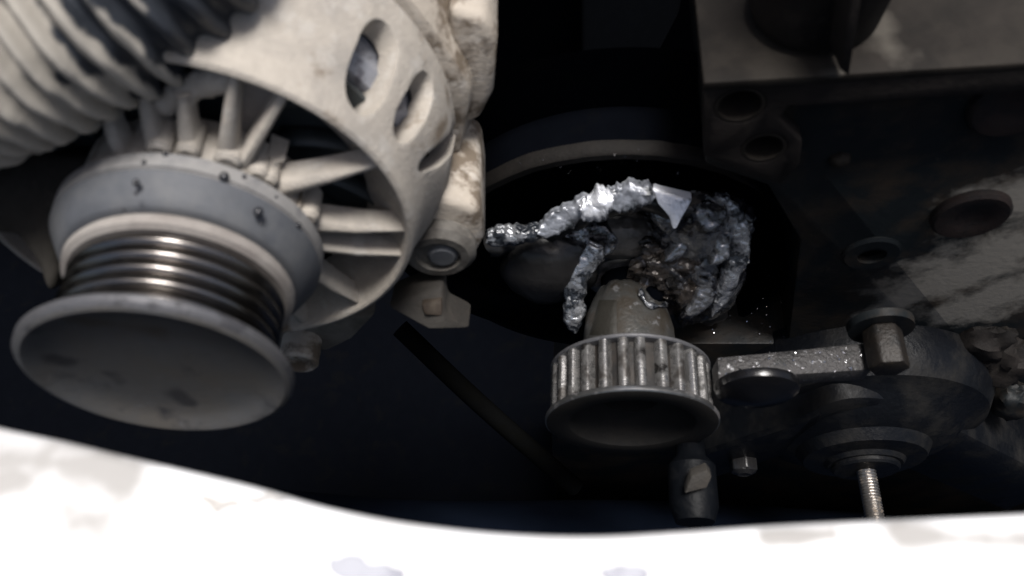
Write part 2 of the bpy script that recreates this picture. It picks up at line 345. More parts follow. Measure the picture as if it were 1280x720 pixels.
# front bracket: bell, rim, hub
bell_prof = [(.0465,.0548),(.0460,.0556),(.0466,.0568),(.0490,.0576),(.0540,.0586),(.0600,.0610),(.0660,.0640),(.0740,.0664),(.0860,.0674),(.0868,.0668),(.0868,.0600),(.0740,.0600),(.0690,.0560),(.0632,.0445),(.0608,.0432),(.0588,.0442),(.0508,.0533)]
bell = B().lathe(bell_prof, 160, closed=True).build('front_bracket', M['cast'], alt)
def slot(px0, py0, px1, py1, wpx, r):
    p0, p1 = al_r(px0, py0, r), al_r(px1, py1, r); c = (p0+p1)/2; u = V((c.x, 0, c.z)).normalized(); t = (p1-p0); L_ = t.length/2; t = (t - u*t.dot(u)).normalized(); s_ = u.cross(t)
    wv = wpx*.5*.215/1000; pts = []
    for i in range(24):
        a = 2*math.pi*i/24; ca, sa = math.cos(a), math.sin(a)
        pts.append(c + t*(math.copysign(abs(ca)**.75, ca)*L_) + s_*(sa*wv) + u*.012)
    return B().prism(pts, -u*.03)
slots = [slot(476,32,474,126,60,.0650), slot(529,96,523,168,50,.0650), slot(556,160,543,210,34,.0640), slot(378,-70,368,-12,40,.0645)]
cut(bell, slots, .0012)
bell.data.materials.clear(); bell.data.materials.append(stain_or_glow(M['cast'], [(al_r(538,62,.065), al_r(556,128,.066), .006), (al_r(545,190,.065), al_r(556,150,.066), .007), (al_r(520,215,.063), al_r(548,222,.065), .004), (al_r(424,88,.064), al_r(428,92,.064), .006), (al_r(497,150,.0645), al_r(492,170,.0645), .004)], (.15,.115,.08)))
B().lathe([(.0415,.0225),(.0418,.0290),(.0430,.0300),(.0470,.0302),(.0560,.0300),(.0560,.0225)], 96, closed=True).build('hub', M['cast'], alt)
# spokes: hub pixel to rim pixel, width at both ends
for (hx, hy, rx, ry, w0, w1) in ((284,196,292,92,.0062,.0034),(306,205,357,118,.0044,.0034),(338,225,345,200,.007,.004),(352,240,474,208,.0082,.0022),(385,287,520,291,.0078,.0024),(388,312,510,322,.0046,.0026),(382,342,458,386,.0072,.0026),
                                 (192,190,176,120,.0062,.004),(232,185,226,120,.0058,.004),(150,200,130,150,.006,.004),(370,262,378,250,.006,.004),(350,375,380,405,.006,.004)):
    p0, p1 = al(hx, hy, .0435), al(rx, ry, .0475)
    a0 = V((p0.x, 0, p0.z)); a1 = V((p1.x, 0, p1.z))
    if a0.length < .027: a0 = a0.normalized()*.027
    if a0.length > .0302: a0 = a0.normalized()*.0302
    if a1.length > .055: a1 = a1.normalized()*.055
    t = (a1-a0).normalized(); s_ = V((t.z, 0, -t.x)); vs_ = []
    for (q, w_, kf, kb) in ((a0, w0, .0432, .0560), (a0.lerp(a1, .5), (w0+w1)/2*.95, .0446, .0575), (a1, w1, .0472, .0590)):
        vs_ += [q + s_*(w_*.5*.85) + V((0, kf+.0075, 0)), q + s_*(w_*.36) + V((0, kf+.0012, 0)), q + V((0, kf, 0)), q - s_*(w_*.36) + V((0, kf+.0012, 0)), q - s_*(w_*.5*.85) + V((0, kf+.0075, 0))]
    fs_ = [(j*5+i, j*5+(i+1)%5, (j+1)*5+(i+1)%5, (j+1)*5+i) for j in range(2) for i in range(5)] + [(0,1,2,3,4), (14,13,12,11,10)]
    B().add(vs_, fs_).build('rib', M['cast'], alt, bevel=.0006)
for px, py, r in ((290,192,.0034),(330,214,.0028),(345,222,.0026),(385,275,.0030),(232,180,.0028),(192,178,.003)):
    p = al(px, py, .0425); q = V((p.x, 0, p.z)); q = q.normalized()*min(max(q.length, .0285), .031)
    axcyl(B(), q, r, .0424, .052, 20, .001).build('hub_post', M['cast'], alt)
ps = [al(x, y, .052) for x, y in ((282,180),(296,96),(352,118),(318,190))]
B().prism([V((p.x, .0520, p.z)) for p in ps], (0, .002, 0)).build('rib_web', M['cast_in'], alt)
# cooling fan and windings behind the ribs
fan = B().lathe([(.0640,.0),(.0640,.054),(.0655,.054),(.0655,.0)], 64).build('cooling_fan', M['rotor'], alt)
blade = None
for i in range(14):
    if blade is None:
        bb = B(); vs_ = []
        for j in range(7):
            u = j/6; r = .030+.021*u; a = .45*u; p = V((r*math.sin(a), 0, r*math.cos(a)))
            vs_ += [p + V((0, .0645, 0)), p + V((0, .0578, 0)) + V((.0012, 0, 0))]
        bb.add(vs_, [(2*j, 2*j+1, 2*j+3, 2*j+2) for j in range(6)]); blade = bb.build('fan_blade', M['rotor'], fan); blade.modifiers.new('t', 'SOLIDIFY').thickness = .0010; blade.rotation_euler = (0, 0, 0)
    else: copy_part(blade, (0, 2*math.pi*i/14, 0))
B().lathe([(.067,.0520),(.067,.0555),(.070,.0585),(.0865,.0590),(.0865,.05)], 96).build('stator', M['stator'], alt)
# clamp ring and rear bracket
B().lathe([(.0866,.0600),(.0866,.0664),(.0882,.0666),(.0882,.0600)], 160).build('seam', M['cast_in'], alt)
rear_prof = [(.0880,.0610),(.0880,.0682),(.0890,.0696),(.1000,.0722),(.1040,.0735),(.1120,.0745),(.1220,.0720),(.1280,.0640),(.1290,.0),(.0880,.0)]
def rear_fn(p, a):
    g = 1 + .035*max(0, math.sin(a*5+.6))**3
    return V((p.x*g, p.y, p.z*g))
B().lathe(rear_prof[:-1], 160, fn=rear_fn).build('rear_bracket', M['dirtycast'], alt)
def lug(px, py, k, r, name, material, bore=0, back=.03, **kw):
    p = al(px, py, k); return axcyl(B(), (p.x, 0, p.z), r, k, k+back, 48, .001, bore).build(name, material, alt, **kw)
# mounting lugs
p = al(548, 322, .062)
lg = axcyl(B(), (p.x, 0, p.z), .0120, .062, .1, 48, .0022, .0072, .0015).build('mounting_ear', M['eargrey'], alt)
axcyl(B(), (p.x+.0012, 0, p.z-.0006), .0050, .0622, .07, 32, .0012).build('through_bolt', M['collar'], lg)
b = B().prism([V((q.x, .094, q.z)) for q in (al(560,10,.094), al(606,22,.094), al(622,52,.094), al(617,118,.094), al(600,152,.094), al(570,160,.094))], (0, .034, 0)); b.build('rear_ear', M['dirtycast'], alt, bevel=.003, segs=3)
b = B().prism([V((q.x, .068, q.z)) for q in (al(505,235,.068), al(560,250,.068), al(600,262,.068), al(606,300,.068), al(585,338,.068), al(540,345,.068), al(505,330,.068))], (0, .040, 0)); b.build('ear_web', M['dirtycast'], alt, bevel=.003, segs=3)
p = al(373, 455, .050)
lg = axcyl(B(), (p.x, 0, p.z), .0070, .050, .085, 40, .0008, .0052, .004).build('lower_ear', M['dirtycast'], alt)
b = B().prism([V((q.x, .060, q.z)) for q in (al(330,400,.060), al(430,398,.060), al(470,395,.060), al(440,425,.060), al(410,440,.060), al(350,440,.060))], (0, .03, 0)); b.build('lower_web', M['dull'], alt, bevel=.002)
# crusted rim and tab left of the ribs
b = B().tube(smooth_path([al(205,128,.052), al(232,112,.052), al(262,102,.052), al(292,96,.052)], 14), [.0034+.0010*noise.noise(V((i*.7,0,0))) for i in range(15)], 10, 1, lump(.0009, 300)); b.build('mud_crust', M['cast'], alt)

# rusty lug bracket below the alternator
lb = empty('lug_bracket', at_y(540, 400, .06), 'small beige bracket lug with a rust patch under the alternator', 'bracket')
Q = [at_d(484,385,.262), at_d(526,368,.262), at_d(553,360,.262), at_d(556,396,.262), at_d(588,412,.268), at_d(536,413,.262)]
o = child(B().prism(Q, (.0, .012, -.003)), 'plate', M['tan'], lb, bevel=.0014, segs=3)
Q = [at_d(526,380,.2605), at_d(552,376,.2605), at_d(553,396,.2605), at_d(530,394,.2605)]
child(B().prism(Q, (0, .003, -.001)), 'rust_patch', mat('brown rust', (.020,.0125,.007), .8, 0, [((.035,.026,.017), 200, .55, .06)], .3, 700), lb, bevel=.0008)

# dull bracket under the hose at the far left
Q = [at_d(x, y, .203) for x, y in ((-80,190),(30,190),(110,196),(98,235),(74,262),(66,300),(70,345),(58,372),(44,330),(20,296),(-80,280))]
c = sum(Q, V())/len(Q); o = B().prism([p-c for p in Q], (0, .012, -.010)).build('side_bracket', M['dimbeige'], bevel=.003, segs=3); o.location = c
tag(o, 'dim dusty bracket plate behind the grey pulley at the left edge', 'bracket')

# ================================================================== corrugated hose
hp = smooth_path([at_d(-280,150,.190), at_d(-85,70,.176), at_d(75,2,.172), at_d(190,-78,.172), at_d(240,-200,.172), at_d(255,-340,.172)], 420)
hb = B(); nn = 64; vs_, fs_ = [], []; ridge = []
s_acc = 0
for j, p in enumerate(hp):
    t = (hp[min(j+1, len(hp)-1)] - hp[max(j-1, 0)]).normalized(); up = -ray(100, 0).normalized(); a = t.cross(up).normalized(); b_ = a.cross(t)
    if j: s_acc += (p-hp[j-1]).length
    for i in range(nn):
        th = 2*math.pi*i/nn; wv = math.cos(s_acc/.0047*2*math.pi + 1.5*noise.noise(V((math.cos(th)*1.6, math.sin(th)*1.6, s_acc*55)))); wv = math.copysign(abs(wv)**.8, wv)
        rr = .0245 + .0018*wv + .0013*noise.noise(V((math.cos(th)*2.5, math.sin(th)*2.5, s_acc*110))) + .0009*noise.noise(V((math.cos(th)*7, math.sin(th)*7, s_acc*400)))
        vs_.append(p + a*(rr*math.cos(th)) + b_*(rr*math.sin(th))); ridge.append(wv)
for j in range(len(hp)-1):
    for i in range(nn): fs_.append((j*nn+i, (j+1)*nn+i, (j+1)*nn+(i+1)%nn, j*nn+(i+1)%nn))
ho = hb.add(vs_, fs_).build('corrugated_hose', M['hose'], smooth=80)
ra = ho.data.attributes.new('ridge', 'FLOAT', 'POINT')
for i, v_ in enumerate(ridge[:len(ho.data.vertices)]): ra.data[i].value = v_
tag(ho, 'corrugated black rubber hose caked with pale mud at upper left', 'hose')
# dried mud sits on the upper left of the hose and thins out towards the right end
t = M['hose'].node_tree; N = t.nodes; L = t.links; bs = N['Principled BSDF']; tc = [x for x in N if x.type == 'TEX_COORD'][0]
old = bs.inputs['Base Color'].links[0].from_socket
pa, pb = at_d(40,120,.15), at_d(235,40,.15); ax_ = (pb-pa).normalized()
dp = N.new('ShaderNodeVectorMath'); dp.operation = 'DOT_PRODUCT'; L.new(tc.outputs['Object'], dp.inputs[0]); dp.inputs[1].default_value = ax_
mr = N.new('ShaderNodeMapRange'); mr.inputs[1].default_value = pa.dot(ax_); mr.inputs[2].default_value = pb.dot(ax_); mr.inputs[3].default_value = .27; mr.inputs[4].default_value = -.22; L.new(dp.outputs['Value'], mr.inputs[0])
nz1 = N.new('ShaderNodeTexNoise'); nz1.inputs['Scale'].default_value = 75; nz1.inputs['Detail'].default_value = 6; L.new(tc.outputs['Object'], nz1.inputs['Vector'])
ad = N.new('ShaderNodeMath'); ad.operation = 'ADD'; L.new(mr.outputs[0], ad.inputs[0]); L.new(nz1.outputs['Fac'], ad.inputs[1])
at_ = N.new('ShaderNodeAttribute'); at_.attribute_name = 'ridge'
am = N.new('ShaderNodeMath'); am.operation = 'MULTIPLY_ADD'; L.new(at_.outputs['Fac'], am.inputs[0]); am.inputs[1].default_value = .15; L.new(ad.outputs[0], am.inputs[2])
st = N.new('ShaderNodeMapRange'); st.inputs[1].default_value = .50; st.inputs[2].default_value = .60; L.new(am.outputs[0], st.inputs[0])
mx = N.new('ShaderNodeMix'); mx.data_type = 'RGBA'; L.new(st.outputs[0], mx.inputs[0]); L.new(old, mx.inputs[6]); mx.inputs[7].default_value = (.345,.32,.282,1); L.new(mx.outputs[2], bs.inputs['Base Color'])
mx = N.new('ShaderNodeMix'); L.new(st.outputs[0], mx.inputs[0]); mx.inputs[2].default_value = .45; mx.inputs[3].default_value = .9; L.new(mx.outputs[0], bs.inputs['Roughness'])

# ================================================================== crankshaft with its toothed belt sprocket
crk = empty('crankshaft', CW, 'toothed steel belt sprocket on the grey crankshaft nose, in the greasy opening', 'crankshaft')
spr = B().lathe([(.0170,.0),(.0170,.0095),(.0100,.0105),(.0092,.0160),(.0040,.0222),(.0004,.0240),(0,.0250),(0,.0318),(.0004,.0325)], 128).build('sprocket', M['sproc'], crk)
B().lathe([(.0004,.0325),(.0008,.0330),(.0020,.0330),(.0026,.0326),(.0026,.0270)], 128).build('front_flange', M['flange'], spr)
B().lathe([(.0026,.0274),(.0222,.0274)], 128).build('tooth_root', M['root'], spr)
B().lathe([(.0222,.0275),(.0222,.0309),(.0226,.0313),(.0234,.0313),(.0238,.0309),(.0238,.0180)], 128).build('rear_flange', M['edge'], spr)
NT = 26; th0 = None
for i in range(NT):
    if th0 is None:
        pf = [(-.0024,.0268),(-.0021,.0280),(-.0017,.0304),(-.0011,.0310),(.0011,.0310),(.0017,.0304),(.0021,.0280),(.0024,.0268)]
        b = B().prism([V((x, .0024, z)) for x, z in pf], (0, .0200, 0)); th0 = b.build('tooth', M['steelw'], spr, smooth=60)
    else: copy_part(th0, (0, 2*math.pi*(i+.12)/NT, 0))
def nose_fn(p, a):
    return p + noise.noise_vector(p*160)*.0008*min(1, max(0, (p.y-.026)/.01)) - V((0, .0035, 0))*max(0, noise.noise(V((math.sin(a)*2.2, math.cos(a)*2.2, 3))))*(p.y > .05)
NP = [(.0236,.0188),(.0250,.0188),(.0320,.0186),(.0400,.0180),(.0470,.0168),(.0525,.0150),(.0560,.0134),(.0582,.0124),(.0589,.0112)]
nose = B().lathe([(.0236,.0)] + NP + [(.0592,.0)], 96, fn=nose_fn).build('nose', M['nose'], crk)
def on_nose(px, py, h=0):
    """where the line of sight through a pixel meets the nose, in crankshaft coordinates, lifted by h"""
    d = ray(px, py); best = None
    for k in range(400):
        p = CAM + d*(.28+.10*k/400) - CW
        if not NP[0][0] <= p.y <= NP[-1][0]: continue
        for (a, ra_), (b_, rb) in zip(NP, NP[1:]):
            if a <= p.y <= b_: r = ra_ + (rb-ra_)*(p.y-a)/(b_-a)
        if math.hypot(p.x, p.z) <= r: best = p; break
    if best is None: best = at_y(px, py, .055) - CW
    u = V((best.x, 0, best.z)).normalized(); return best + u*h
gx, gy = 9, 9; vv = []
for h in (.0007, -.0015):
    for b_ in range(gy):
        for a in range(gx):
            v_ = b_/(gy-1); u = a/(gx-1); x0 = 737+12*v_; vv.append(on_nose(x0+(771-x0)*u, 419-44*v_, h*(1 if 0 < a < gx-1 and 0 < b_ < gy-1 else .2) if h > 0 else h))
fs_ = [(b_*gx+a, b_*gx+a+1, (b_+1)*gx+a+1, (b_+1)*gx+a) for b_ in range(gy-1) for a in range(gx-1)]
B().add(vv[:gx*gy], fs_).build('key_flat', M['nosed'], nose)
B().blob(on_nose(818, 367, -.0006), .0040, .0050, .0030, .15, 2, 24, 16, seed=3).build('torn_hole_dark', M['void'], nose)  # black blob put in for the dark inside a hole
B().lathe([(.0590,.0),(.0590,.0108),(.0660,.0108),(.0660,.0)], 48).build('journal', M['void'], crk)
B().lathe([(.0650,.0100),(.0644,.0152),(.0650,.0166),(.0672,.0168),(.0682,.0158),(.0710,.0158)], 64).build('seal_ring', M['flange'], crk)
# torn lip curling off the nose on its right
pts = smooth_path([on_nose(x, y, .0011) for x, y in ((800,364),(803,376),(812,383),(824,384),(832,376),(834,364))], 28)
B().tube(pts, [.0009+.0005*math.sin(i*.7) for i in range(29)], 10, 1, lump(.0004, 400)).build('torn_lip', M['silver'], nose)

# ================================================================== front cover: the opening round the crank nose
cov = empty('front_cover', (0, .056, .45), 'black oily front cover with a round broken opening behind the toothed sprocket', 'engine cover')
def cloc(b, name, m_, **k): return child(b, name, m_, cov, **k)
OC = V((-.005, 0, .45))
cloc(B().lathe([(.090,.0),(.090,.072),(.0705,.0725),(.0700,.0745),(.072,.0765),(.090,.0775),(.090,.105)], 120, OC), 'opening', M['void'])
def lipfn(p, a):
    return p
lp = B(); vs_, fs_ = [], []; na = 60
for i in range(na+1):
    a = R(-78) + R(118)*i/na; f_t = min(1, min(i, na-i)/9)
    for (k, r) in ((.0720,.0735),(.0690,.0738),(.0684,.0738+.0030*f_t+.0002),(.0695,.0740+.0042*f_t),(.0740,.0740+.0044*f_t),(.0750,.0735)):
        rr = r + .0006*noise.noise(V((a*9, k*60, 0)))
        vs_.append(OC + V((rr*math.sin(a), k, rr*math.cos(a))))
for i in range(na):
    for j in range(6): fs_.append((i*6+j, i*6+(j+1)%6, (i+1)*6+(j+1)%6, (i+1)*6+j))
fs_ += [tuple(range(6)), tuple(na*6+j for j in range(6))]
cloc(lp.add(vs_, fs_), 'lip', mat('oily brown lip', (.009,.0078,.007), .7, 0, [((.005,.0045,.0042), 60, .55, .1), ((.02,.018,.016), 200, .68, .05)], .3, 600, .15), smooth=50)
ar = smooth_path([at_y(x, y, .066) for x, y in ((612,306),(640,300),(680,292),(720,270),(760,256),(800,250),(850,258),(895,262),(916,290),(918,330),(902,372),(884,398))], 80)
cloc(B().tube(ar, [.0052+.0016*noise.noise(V((i*.3, 1, 0))) for i in range(81)], 16, .8, lump(.0016, 170, 6)), 'torn_edge', M['dkgrey'], smooth=60)
# castings inside the opening
def blob_at(px, py, y, rx, ry, rz, **k): return B().blob(at_y(px, py, y), rx, ry, rz, **k)
cloc(blob_at(686,334,.063,.020,.012,.021,amp=.10,freq=1.6,seed=2), 'boss', M['dkgrey'])
cloc(blob_at(776,292,.072,.0150,.010,.0120,amp=.12,freq=1.8,seed=5), 'web', mat('dusty grey web', (.12,.113,.105), .42, .3, [((.06,.055,.05), 120, .55, .08)], .4, 500))
def crumple(px, py, y, rx, ry, rz, seed, amp=.5, freq=1.05):
    b = B().blob(V((0,0,0)), 1, 1, 1, 0, 1, 84, 60); c = at_y(px, py, y); out = []
    for u in b.v:
        q = u*freq + V((seed*5.1, -seed, seed*2.3)); q += noise.noise_vector(q*1.3)*.35
        g = 1 + amp*(noise.ridged_multi_fractal(q, 1.0, 2.2, 3, 1.0, 2.0)*.42 - .5)
        out.append(c + V((u.x*rx, u.y*ry, u.z*rz))*g)
    b.v = out; return b
cloc(crumple(838,330,.064,.017,.012,.022,3,.8,1.7), 'crusted_chunk', M['rock'])
cloc(crumple(853,368,.058,.014,.010,.020,8,.8,1.7), 'crusted_chunk', M['rock'])
cloc(crumple(884,352,.061,.015,.010,.028,5,.6), 'foil_fold', M['grease'])
cloc(crumple(880,285,.066,.018,.010,.020,11,.6), 'foil_fold', M['grease'])
cloc(crumple(815,290,.076,.012,.008,.016,17,.5), 'foil_fold', M['dkgrey'])
cloc(blob_at(745,306,.072,.010,.006,.010,amp=.25,freq=2.2,seed=21,seg=60,ring=44), 'seal_remnant', mat('blue grey seal', (.13,.17,.22), .25, .5, [((.3,.33,.37), 300, .6, .05), ((.03,.03,.04), 150, .57, .05)], .8, 500))

# sealant and grease squeezed out round the opening
def ribbon(name, pts, y, label, seed, material='silver', dome=1.0, cell=230, nu=110, nv=26, tear=.38, lean=.00018):
    """torn strip: pts = (px, py, half width in px); crumpled by facets, ragged along both edges; its lower side leans out of the opening"""
    P3 = smooth_path([V((p[0], p[1], p[2])) for p in pts], nu); front = []; mid = at_y(P3[nu//2].x, P3[nu//2].y, y); pym = sum(p.y for p in P3)/len(P3)
    for i, p in enumerate(P3):
        t = (P3[min(i+1, nu)] - P3[max(i-1, 0)]); t = V((t.x, t.y, 0)).normalized(); nrm = V((-t.y, t.x, 0)); endf = .86*min(1, .25+min(i, nu-i)*.09)
        for k in range(nv):
            v = 2*k/(nv-1)-1; rag = 1 + tear*noise.noise(V((i*.07, seed*3.1 + (7 if v > 0 else 0), 0))) + tear*.45*noise.noise(V((i*.15, seed*5 + (3 if v > 0 else 0), 9)))
            q = V((p.x, p.y, 0)) + nrm*(p.z*v*max(.15, rag)*endf); w_ = at_y(q.x, q.y, y - lean*(q.y-pym)) - mid
            d, pt = noise.voronoi(w_*cell + V((seed, seed*2.3, 0))); d2, _ = noise.voronoi(w_*cell*2.3 + V((0, seed, 4)))
            h = dome*.0030*math.sqrt(max(0, 1-v*v)) + (.0011*(d[1]-d[0]) + .00012*(d2[1]-d2[0]) + .0018*noise.noise(w_*110))*min(1, (1-abs(v))*3.5)
            front.append(w_ + V((0, -.62, .78))*h)
    n1 = nu+1; back = [p + V((0, .0022, -.0008)) for p in front]; nb_ = len(front); fs_ = []
    for i in range(nu):
        for k in range(nv-1):
            a, b_, c_, d_ = i*nv+k, i*nv+k+1, (i+1)*nv+k+1, (i+1)*nv+k; fs_ += [(a, b_, c_, d_), (d_+nb_, c_+nb_, b_+nb_, a+nb_)]
        a, d_ = i*nv, (i+1)*nv; fs_.append((a, d_, d_+nb_, a+nb_)); a, d_ = i*nv+nv-1, (i+1)*nv+nv-1; fs_.append((d_, a, a+nb_, d_+nb_))
    for i in (0, nu):
        for k in range(nv-1): a, b_ = i*nv+k, i*nv+k+1; fs_.append((b_, a, a+nb_, b_+nb_) if i == 0 else (a, b_, b_+nb_, a+nb_))
    o = B().add(front+back, fs_).build(name, M[material], smooth=55); o.location = mid
    return tag(o, label, 'sealant', 'sealant torn around the opening')
ribbon('sealant_smear', [(608,303,9),(622,297,14),(640,296,13),(660,294,12),(680,288,10)], .057, 'shiny silver lump of sealant at the left end of the arc, beside the alternator', 1, dome=1.2)
ribbon('sealant_smear', [(672,292,9),(690,282,15),(712,269,16),(735,258,14),(748,255,10)], .060, 'dull grey slanting strip of sealant left of the arc top', 2, 'dullseal', .6)
ribbon('sealant_smear', [(724,262,10),(738,262,19),(752,254,20),(766,250,14)], .058, 'pale double blob of sealant near the top of the arc', 3, 'shard', 1.3)
ribbon('sealant_smear', [(758,250,13),(778,246,20),(800,244,18),(818,246,10)], .061, 'dull blue grey fold of sealant over the crank nose', 4, 'dullseal', .7)
ribbon('sealant_smear', [(690,300,6),(716,296,13),(742,288,15),(764,300,12),(756,318,7)], .066, 'dark wet fold of sealant between the two left strands', 21, 'grease')
ribbon('sealant_smear', [(812,262,7),(832,276,14),(850,292,15),(846,312,12),(830,326,7)], .062, 'dark glossy fold of sealant under the pale triangular shard', 22, 'grease')
ribbon('sealant_smear', [(868,258,7),(890,268,13),(902,290,13),(900,316,12),(886,330,7)], .060, 'dark crinkled fold of sealant left of the right ridge', 23, 'grease')
ribbon('sealant_smear', [(893,245,8),(910,262,15),(924,288,17),(926,314,17),(914,342,15),(903,366,14),(888,394,8)], .057, 'long shiny grey sealant ridge down the right of the opening', 5, lean=.00012)
ribbon('sealant_smear', [(752,310,14),(738,325,17),(724,348,17),(717,374,17),(716,398,16),(719,416,10)], .052, 'silvery rough strand of sealant hanging left of the grey nose', 6, 'silver', .8)
ribbon('sealant_smear', [(866,290,6),(884,310,15),(872,334,16),(884,358,16),(868,384,12),(850,396,6)], .055, 'crinkled black and silver strand inside the right ridge', 8, 'grease')
ribbon('sealant_smear', [(806,326,8),(824,334,14),(840,346,15),(852,364,14),(850,384,8)], .054, 'oily glittering brown clot at right of the grey nose', 11, 'rock')
c = at_y(842, 260, .058)
sh = [at_y(x, y, .058-.0002*(y-260))-c for x, y in ((815,237),(826,241),(866,250),(862,258),(852,275),(846,287),(840,288),(836,272),(822,256))]
o = B().prism(sh, (0, .0035, .0005)).build('sealant_shard', M['shard'], bevel=.0009, segs=3); o.location = c; tag(o, 'pale triangular shard of sealant under the black rim, right of top', 'sealant', 'sealant torn around the opening')

# ================================================================== engine block, right
YB = .056
blk = empty('engine_block', at_y(1100, 640, YB), 'dark oily engine block wall with bolt holes, right of the sprocket', 'engine block')
def bk(b, name, m_, parent=None, **k): return child(b, name, m_, parent or blk, **k)
def poly(pts, y): return [at_y(x, yy, y) for x, yy in pts]
wall = bk(B().prism(poly([(882,120),(1420,95),(1420,690),(700,690),(690,560),(760,430),(985,430),(1000,300),(960,232),(882,205)], YB), (0, .09, 0)), 'front_wall', M['oilblack'], bevel=.001)
fl = bk(B().prism(poly([(879,108),(1420,76),(1420,110),(1205,121),(1095,128),(1060,131),(985,134),(975,150),(1003,176),(1000,205),(978,232),(940,222),(880,196)], YB-.006), (0, .0065, 0)), 'flange', M['brown'], bevel=.0008)
hl = []
for px, py, r in ((925,133,.0072),(955,186,.0068)):
    p = at_y(px, py, YB-.006); mi = parent_world(blk).inverted(); hl.append(B().lathe([(-.01,0),(-.01,r),(.05,r),(.05,0)], 40, mi @ p))
cut(fl, hl, .0005)
hl = []
for px, py, r in ((925,133,.0072),(955,186,.0068),(1090,322,.0052)):
    p = at_y(px, py, YB-.006 if px < 1000 else YB); mi = parent_world(blk).inverted(); hl.append(B().lathe([(-.02,0),(-.02,r),(.028,r),(.028,0)], 40, mi @ p))
cut(wall, hl, 0)
for px, py, r in ((925,133,.0072),(955,186,.0068)):   # sleeves that catch the light low in each hole
    p = at_y(px, py, YB-.006); bk(B().lathe([(.0002,r-.0001),(.0002,r-.0012),(.024,r-.0012),(.024,r-.0001)], 40, p), 'sleeve', M['ledge'])
# ledge on top of the wall, boss and fin standing on it
e0, e1 = at_y(879,107,YB-.0064), at_y(1420,74,YB-.0064)
Lb = 12; lv = []
for j in range(Lb+1):
    u = j/Lb
    for i in range(41):
        s_ = i/40; p = e0.lerp(e1, s_); y = .075*u; z = .001 + .010*u*u*(1 if s_ > .28 else .2) + (.020*max(0, s_-.30)*math.sin(u*math.pi*.5))
        lv.append(p + V((0, y, z)))
b = B(); nv = len(lv); down = [p - V((0, 0, .003)) for p in lv]
fs_ = [(j*41+i, j*41+i+1, (j+1)*41+i+1, (j+1)*41+i) for j in range(Lb) for i in range(40)]
fs_ += [tuple(x+nv for x in reversed(q)) for q in fs_]
for i in range(40): fs_ += [(i, i+nv, i+1+nv, i+1), (Lb*41+i, Lb*41+i+1, Lb*41+i+1+nv, Lb*41+i+nv)]
for j in range(Lb): fs_ += [(j*41, (j+1)*41, (j+1)*41+nv, j*41+nv), (j*41+40, j*41+40+nv, (j+1)*41+40+nv, (j+1)*41+40)]
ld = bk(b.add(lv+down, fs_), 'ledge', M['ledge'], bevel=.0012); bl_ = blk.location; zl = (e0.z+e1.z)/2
ld.data.materials.clear(); ld.data.materials.append(stain_or_glow(M['ledge'], [(at_z(1092,40,zl)-bl_, at_z(1112,62,zl)-bl_, .013), (at_z(1236,4,zl)-bl_, at_z(1270,0,zl)-bl_, .012), (at_z(890,98,zl)-bl_, at_z(1050,90,zl)-bl_, .006)], (.075,.068,.058), 60))  # pale patches paint glow spots and the lit front band into the ledge
rz = Matrix.Rotation(R(90), 3, 'X')
p = at_y(1002, 60, YB+.014); zb = at_y(990, 84, YB-.004).z
bk(B().lathe([(0,0),(0,.0165),(.003,.0182),(.09,.0195),(.09,0)], 64, V((p.x, YB+.018, zb)), rot=rz), 'boss', M['brown'])
Q = [at_y(1068,-30,YB-.010), at_y(1077,-30,YB-.010), at_y(1076,10,YB-.010), at_y(1062,97,YB-.010), at_y(1050,88,YB-.010)]
bk(B().prism(Q, (-.004, .03, 0)), 'fin', M['brown'], bevel=.0008)
for px, py, y, r, mm in ((1215,274,YB-.003,.0125,'redrust'),(1270,138,YB-.003,.0120,'redrust'),(1090,320,YB-.0015,.0105,'oilblack')):
    q = at_y(px, py, y); pf = [(.012,r*1.08),(.001,r),(0,r-.001)] + ([(0,.0052),(.003,.0052)] if mm == 'oilblack' else [(0,r*.5),(.0006,r*.42),(.0006,0)])
    bk(B().lathe(pf, 48, q), 'bolt_boss', M[mm])
bk(blob_at(1050,198,YB,.0035,.003,.003,amp=.2,freq=2,seg=18,ring=12), 'plug', M['ledge'])
# pale corrosion: laid into the wall material along a band, ragged
t = M['oilblack'].node_tree; N = t.nodes; L = t.links; bs = N['Principled BSDF']; tc = [x for x in N if x.type == 'TEX_COORD'][0]
mcor = M['oilblack'].copy(); M['corr'] = mcor; wall.data.materials.clear(); wall.data.materials.append(mcor)
t = mcor.node_tree; N = t.nodes; L = t.links; bs = N['Principled BSDF']; tc = [x for x in N if x.type == 'TEX_COORD'][0]; old = bs.inputs['Base Color'].links[0].from_socket
def segmask(A, Bp, width, strength):
    """1 along the segment A-B, falling to 0 at the width"""
    ab = Bp-A
    s1 = N.new('ShaderNodeVectorMath'); s1.operation = 'SUBTRACT'; L.new(tc.outputs['Object'], s1.inputs[0]); s1.inputs[1].default_value = A
    d1 = N.new('ShaderNodeVectorMath'); d1.operation = 'DOT_PRODUCT'; L.new(s1.outputs[0], d1.inputs[0]); d1.inputs[1].default_value = ab/ab.length_squared
    cl = N.new('ShaderNodeClamp'); L.new(d1.outputs['Value'], cl.inputs[0])
    sc = N.new('ShaderNodeVectorMath'); sc.operation = 'SCALE'; sc.inputs[0].default_value = ab; L.new(cl.outputs[0], sc.inputs['Scale'])
    s2 = N.new('ShaderNodeVectorMath'); s2.operation = 'DISTANCE'; L.new(s1.outputs[0], s2.inputs[0]); L.new(sc.outputs[0], s2.inputs[1])
    mr_ = N.new('ShaderNodeMapRange'); mr_.inputs[1].default_value = 0; mr_.inputs[2].default_value = width; mr_.inputs[3].default_value = strength; mr_.inputs[4].default_value = -strength; L.new(s2.outputs['Value'], mr_.inputs[0]); return mr_.outputs[0]
bl = blk.location; acc = None
